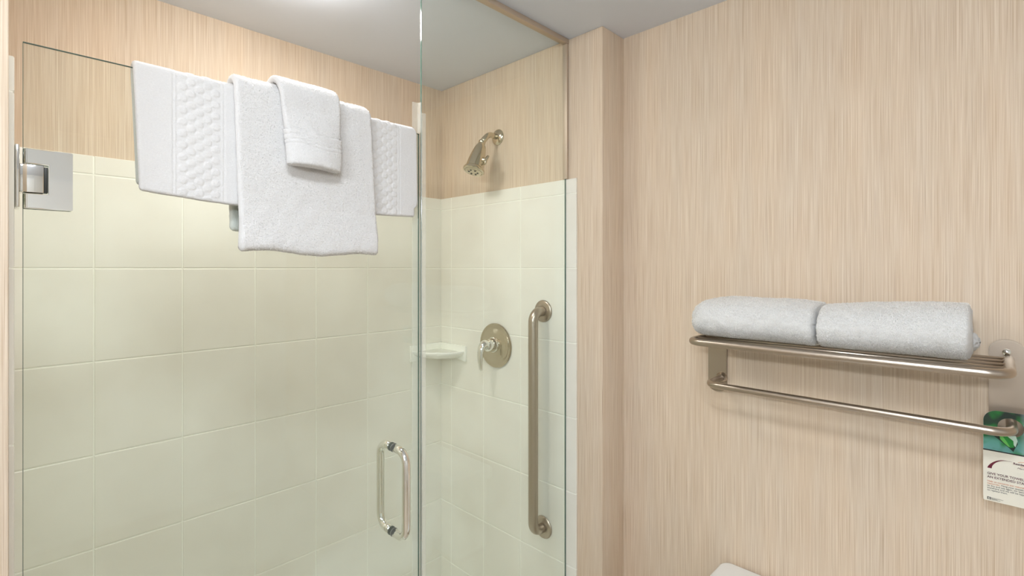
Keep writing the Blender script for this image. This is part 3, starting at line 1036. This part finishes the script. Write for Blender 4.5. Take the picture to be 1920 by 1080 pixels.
def poly(name, pts, m, dx=.0012, parent=None, th=.0002):
    """flat printed shape on the card, (y, z-rel-eye) points"""
    bm = bmesh.new()
    vs_ = [bm.verts.new((CX - dx, y, E + z)) for y, z in pts]
    f = bm.faces.new(vs_)
    r = bmesh.ops.extrude_face_region(bm, geom=[f])
    for e in r['geom']:
        if isinstance(e, bmesh.types.BMVert):
            e.co.x += th
    bmesh.ops.triangulate(bm, faces=bm.faces)
    return bm_obj(name, bm, m, parent or card)
poly('divider_line', [(c_y0, -.3768), (c_y1, -.3768), (c_y1, -.3792), (c_y0, -.3792)], M['black'], .0011)
def px(x, y, X=1.431):
    dx = 664.2 + .6984 * (x - 960); dy = 648.1 - .7157 * (x - 960); s = X / dx
    return (dy * s, -(y - 503) * s)
lf = poly('leaf', [(0.0055, -.3440), (-.0015, -.3452), (-.0130, -.3440), (-.0300, -.3420), (-.0330, -.3560), (-.0280, -.3680), (-.0265, -.3735), (-.0215, -.3680), (-.0130, -.3600), (-.0040, -.3520)], M['leafd'], .0012)
poly('leaf_blade', [(-.0065, -.3440), (-.0230, -.3430), (-.0270, -.3540), (-.0275, -.3640), (-.0215, -.3660), (-.0140, -.3590), (-.0075, -.3520)], M['leafm'], .0014, lf)
poly('leaf_highlight', [(-.0065, -.3455), (-.0110, -.3450), (-.0165, -.3540), (-.0215, -.3640), (-.0195, -.3645), (-.0120, -.3570), (-.0075, -.3510)], M['leafl'], .0016, lf)
poly('leaf_glint', [(-.0180, -.3435), (-.0300, -.3400), (-.0325, -.3500), (-.0295, -.3630), (-.0270, -.3590), (-.0265, -.3510)], M['leafw'], .0016, lf)
# maroon swoosh
sw_o, sw_i = [], []
for k in range(15):
    t = k / 14
    y = 0.0118 - .0365 * t ** 1.25
    z = -.4155 + .0215 * math.sin(min(1, t * 1.25) * math.pi / 2) ** .85
    wd = .0068 * (1 - t) ** 1.5 + .0003
    sw_o.append((y, z)); sw_i.append((y - wd * (.95 - .8 * t), z - wd * min(1, t * 1.6) * .75))
poly('swoosh', sw_o + sw_i[::-1], M['maroon'], .0010)

def text(name, body, y, z, size, m, sx=1.0, shear=0.0, parent=None, bold=0.0, ht=.0001):
    cu = bpy.data.curves.new('txt', 'FONT')
    cu.body = body; cu.size = size; cu.shear = shear; cu.offset = bold; cu.extrude = ht
    cu.resolution_u = 3
    tmp = bpy.data.objects.new('txt', cu)
    me = bpy.data.meshes.new_from_object(tmp)
    bpy.data.objects.remove(tmp); bpy.data.curves.remove(cu)
    for vtx in me.vertices:
        lx, ly, lz = vtx.co
        vtx.co = (CX - .0010 - lz, y - lx * sx, E + z + ly)
    me.materials.clear(); me.materials.append(m)
    me.name = name
    return link(bpy.data.objects.new(name, me), parent or card)
text('headline', 'GIVE YOUR TOWELS', 0.0118, -.4285, .0066, M['plum'], .92, bold=.00006)
text('headline', 'AN EXTENDED STAY', 0.0118, -.4358, .0066, M['plum'], .92, bold=.00006)
text('note_text', 'Help us conserve our natural', 0.0118, -.4440, .0047, M['orange'], .96)
text('note_text', 'resources.', 0.0118, -.4487, .0047, M['orange'], .96)
text('note_text', 'Hang your towels', -0.0085, -.4487, .0047, M['grey'], .96)
text('note_text', 'to dry and use again. Or leave them', 0.0118, -.4533, .0047, M['grey'], .96)
text('note_text', 'anywhere and we will be happy', 0.0118, -.4579, .0047, M['grey'], .96)
text('note_text', 'to replace them.', 0.0118, -.4625, .0047, M['grey'], .96)
text('logo_text', 'Residence', -0.0262, -.3985, .0058, M['plum'], 1.0, bold=.00012)
text('logo_text', 'Inn', -0.0365, -.4015, .0030, M['orange'], 1.2)
text('logo_text', 'Marriott', -0.0320, -.4060, .0044, M['plum'], 1.15, shear=.25)
arc = [(-.0330 - .0125 * (1 - math.cos(a)) , -.3935 + .0030 * math.sin(a)) for a in [math.pi * k / 12 for k in range(13)]]
arc2 = [(y, z - .0007) for y, z in arc]
poly('logo_arch', arc + arc2[::-1], M['orange'], .0010)
bd = poly('emblem', [(.0118, -.4755), (.0062, -.4755), (.0062, -.4805), (.0118, -.4805)], M['black'], .0010)
circ = [(.0090 + .0018 * math.cos(a), -.4780 + .0018 * math.sin(a)) for a in [2 * math.pi * k / 20 for k in range(20)]]
circ2 = [(.0090 + .0011 * math.cos(a), -.4780 + .0011 * math.sin(a)) for a in [2 * math.pi * k / 20 for k in range(20)]]
em = poly('emblem_ring', circ, M['card'], .0012, bd)
poly('emblem_dot', circ2[:14], M['black'], .0014, bd)
text('emblem_text', 'ENVIRONMENTALLY', 0.0054, -.4775, .0019, M['black'])
text('emblem_text', 'CONSCIOUS', 0.0054, -.4790, .0015, M['black'])
text('emblem_text', 'HOSPITALITY', 0.0054, -.4807, .0020, M['black'], 1.1)

# ------------------------------------------------------------------ toilet (only the tank lid's corner is in view)
to = thing('toilet', 'white toilet below the towel shelf, only its tank lid corner in view', 'toilet', (1.25, 0.315, 0))
lz = E - .846
bm = bmesh.new()
add_box(bm, 1.248, 1.460, 0.066, 0.566, lz - .040, lz)
bmesh.ops.bevel(bm, geom=[e for e in bm.edges if abs(e.verts[0].co.z - e.verts[1].co.z) > .01], offset=.030, segments=8, profile=.5, affect='EDGES')
bmesh.ops.bevel(bm, geom=[e for e in bm.edges if e.verts[0].co.z > lz - .001 and e.verts[1].co.z > lz - .001], offset=.008, segments=4, profile=.5, affect='EDGES')
bm_obj('tank_lid', bm, M['porcelain'], to, True)
box('tank', 1.275, 1.452, 0.095, 0.535, 0.36, lz - .034, M['porcelain'], to, bevel=0.022, seg=5)
def loft(name, rings, m, parent, n=48):
    V, F = [], []
    for z, xc, yc, rx, ry in rings:
        for k in range(n):
            a = 2 * math.pi * k / n
            V.append((xc + rx * math.cos(a), yc + ry * math.sin(a), z))
    for i in range(len(rings) - 1):
        for k in range(n):
            k2 = (k + 1) % n
            F.append((i * n + k, i * n + k2, (i + 1) * n + k2, (i + 1) * n + k))
    F.append(tuple(range(n - 1, -1, -1))); F.append(tuple((len(rings) - 1) * n + k for k in range(n)))
    return mesh_obj(name, V, F, m, parent, True)
loft('bowl', [(0, 1.15, .315, .19, .11), (.04, 1.15, .315, .18, .10), (.16, 1.13, .315, .17, .10), (.28, 1.06, .315, .22, .15), (.36, 1.04, .315, .245, .18), (.385, 1.04, .315, .245, .182)], M['porcelain'], to)
loft('seat_lid', [(.386, 1.04, .315, .24, .185), (.392, 1.04, .315, .248, .19), (.41, 1.04, .315, .246, .188), (.418, 1.04, .315, .23, .175)], M['porcelain'], to)
bpy.context.view_layer.update()
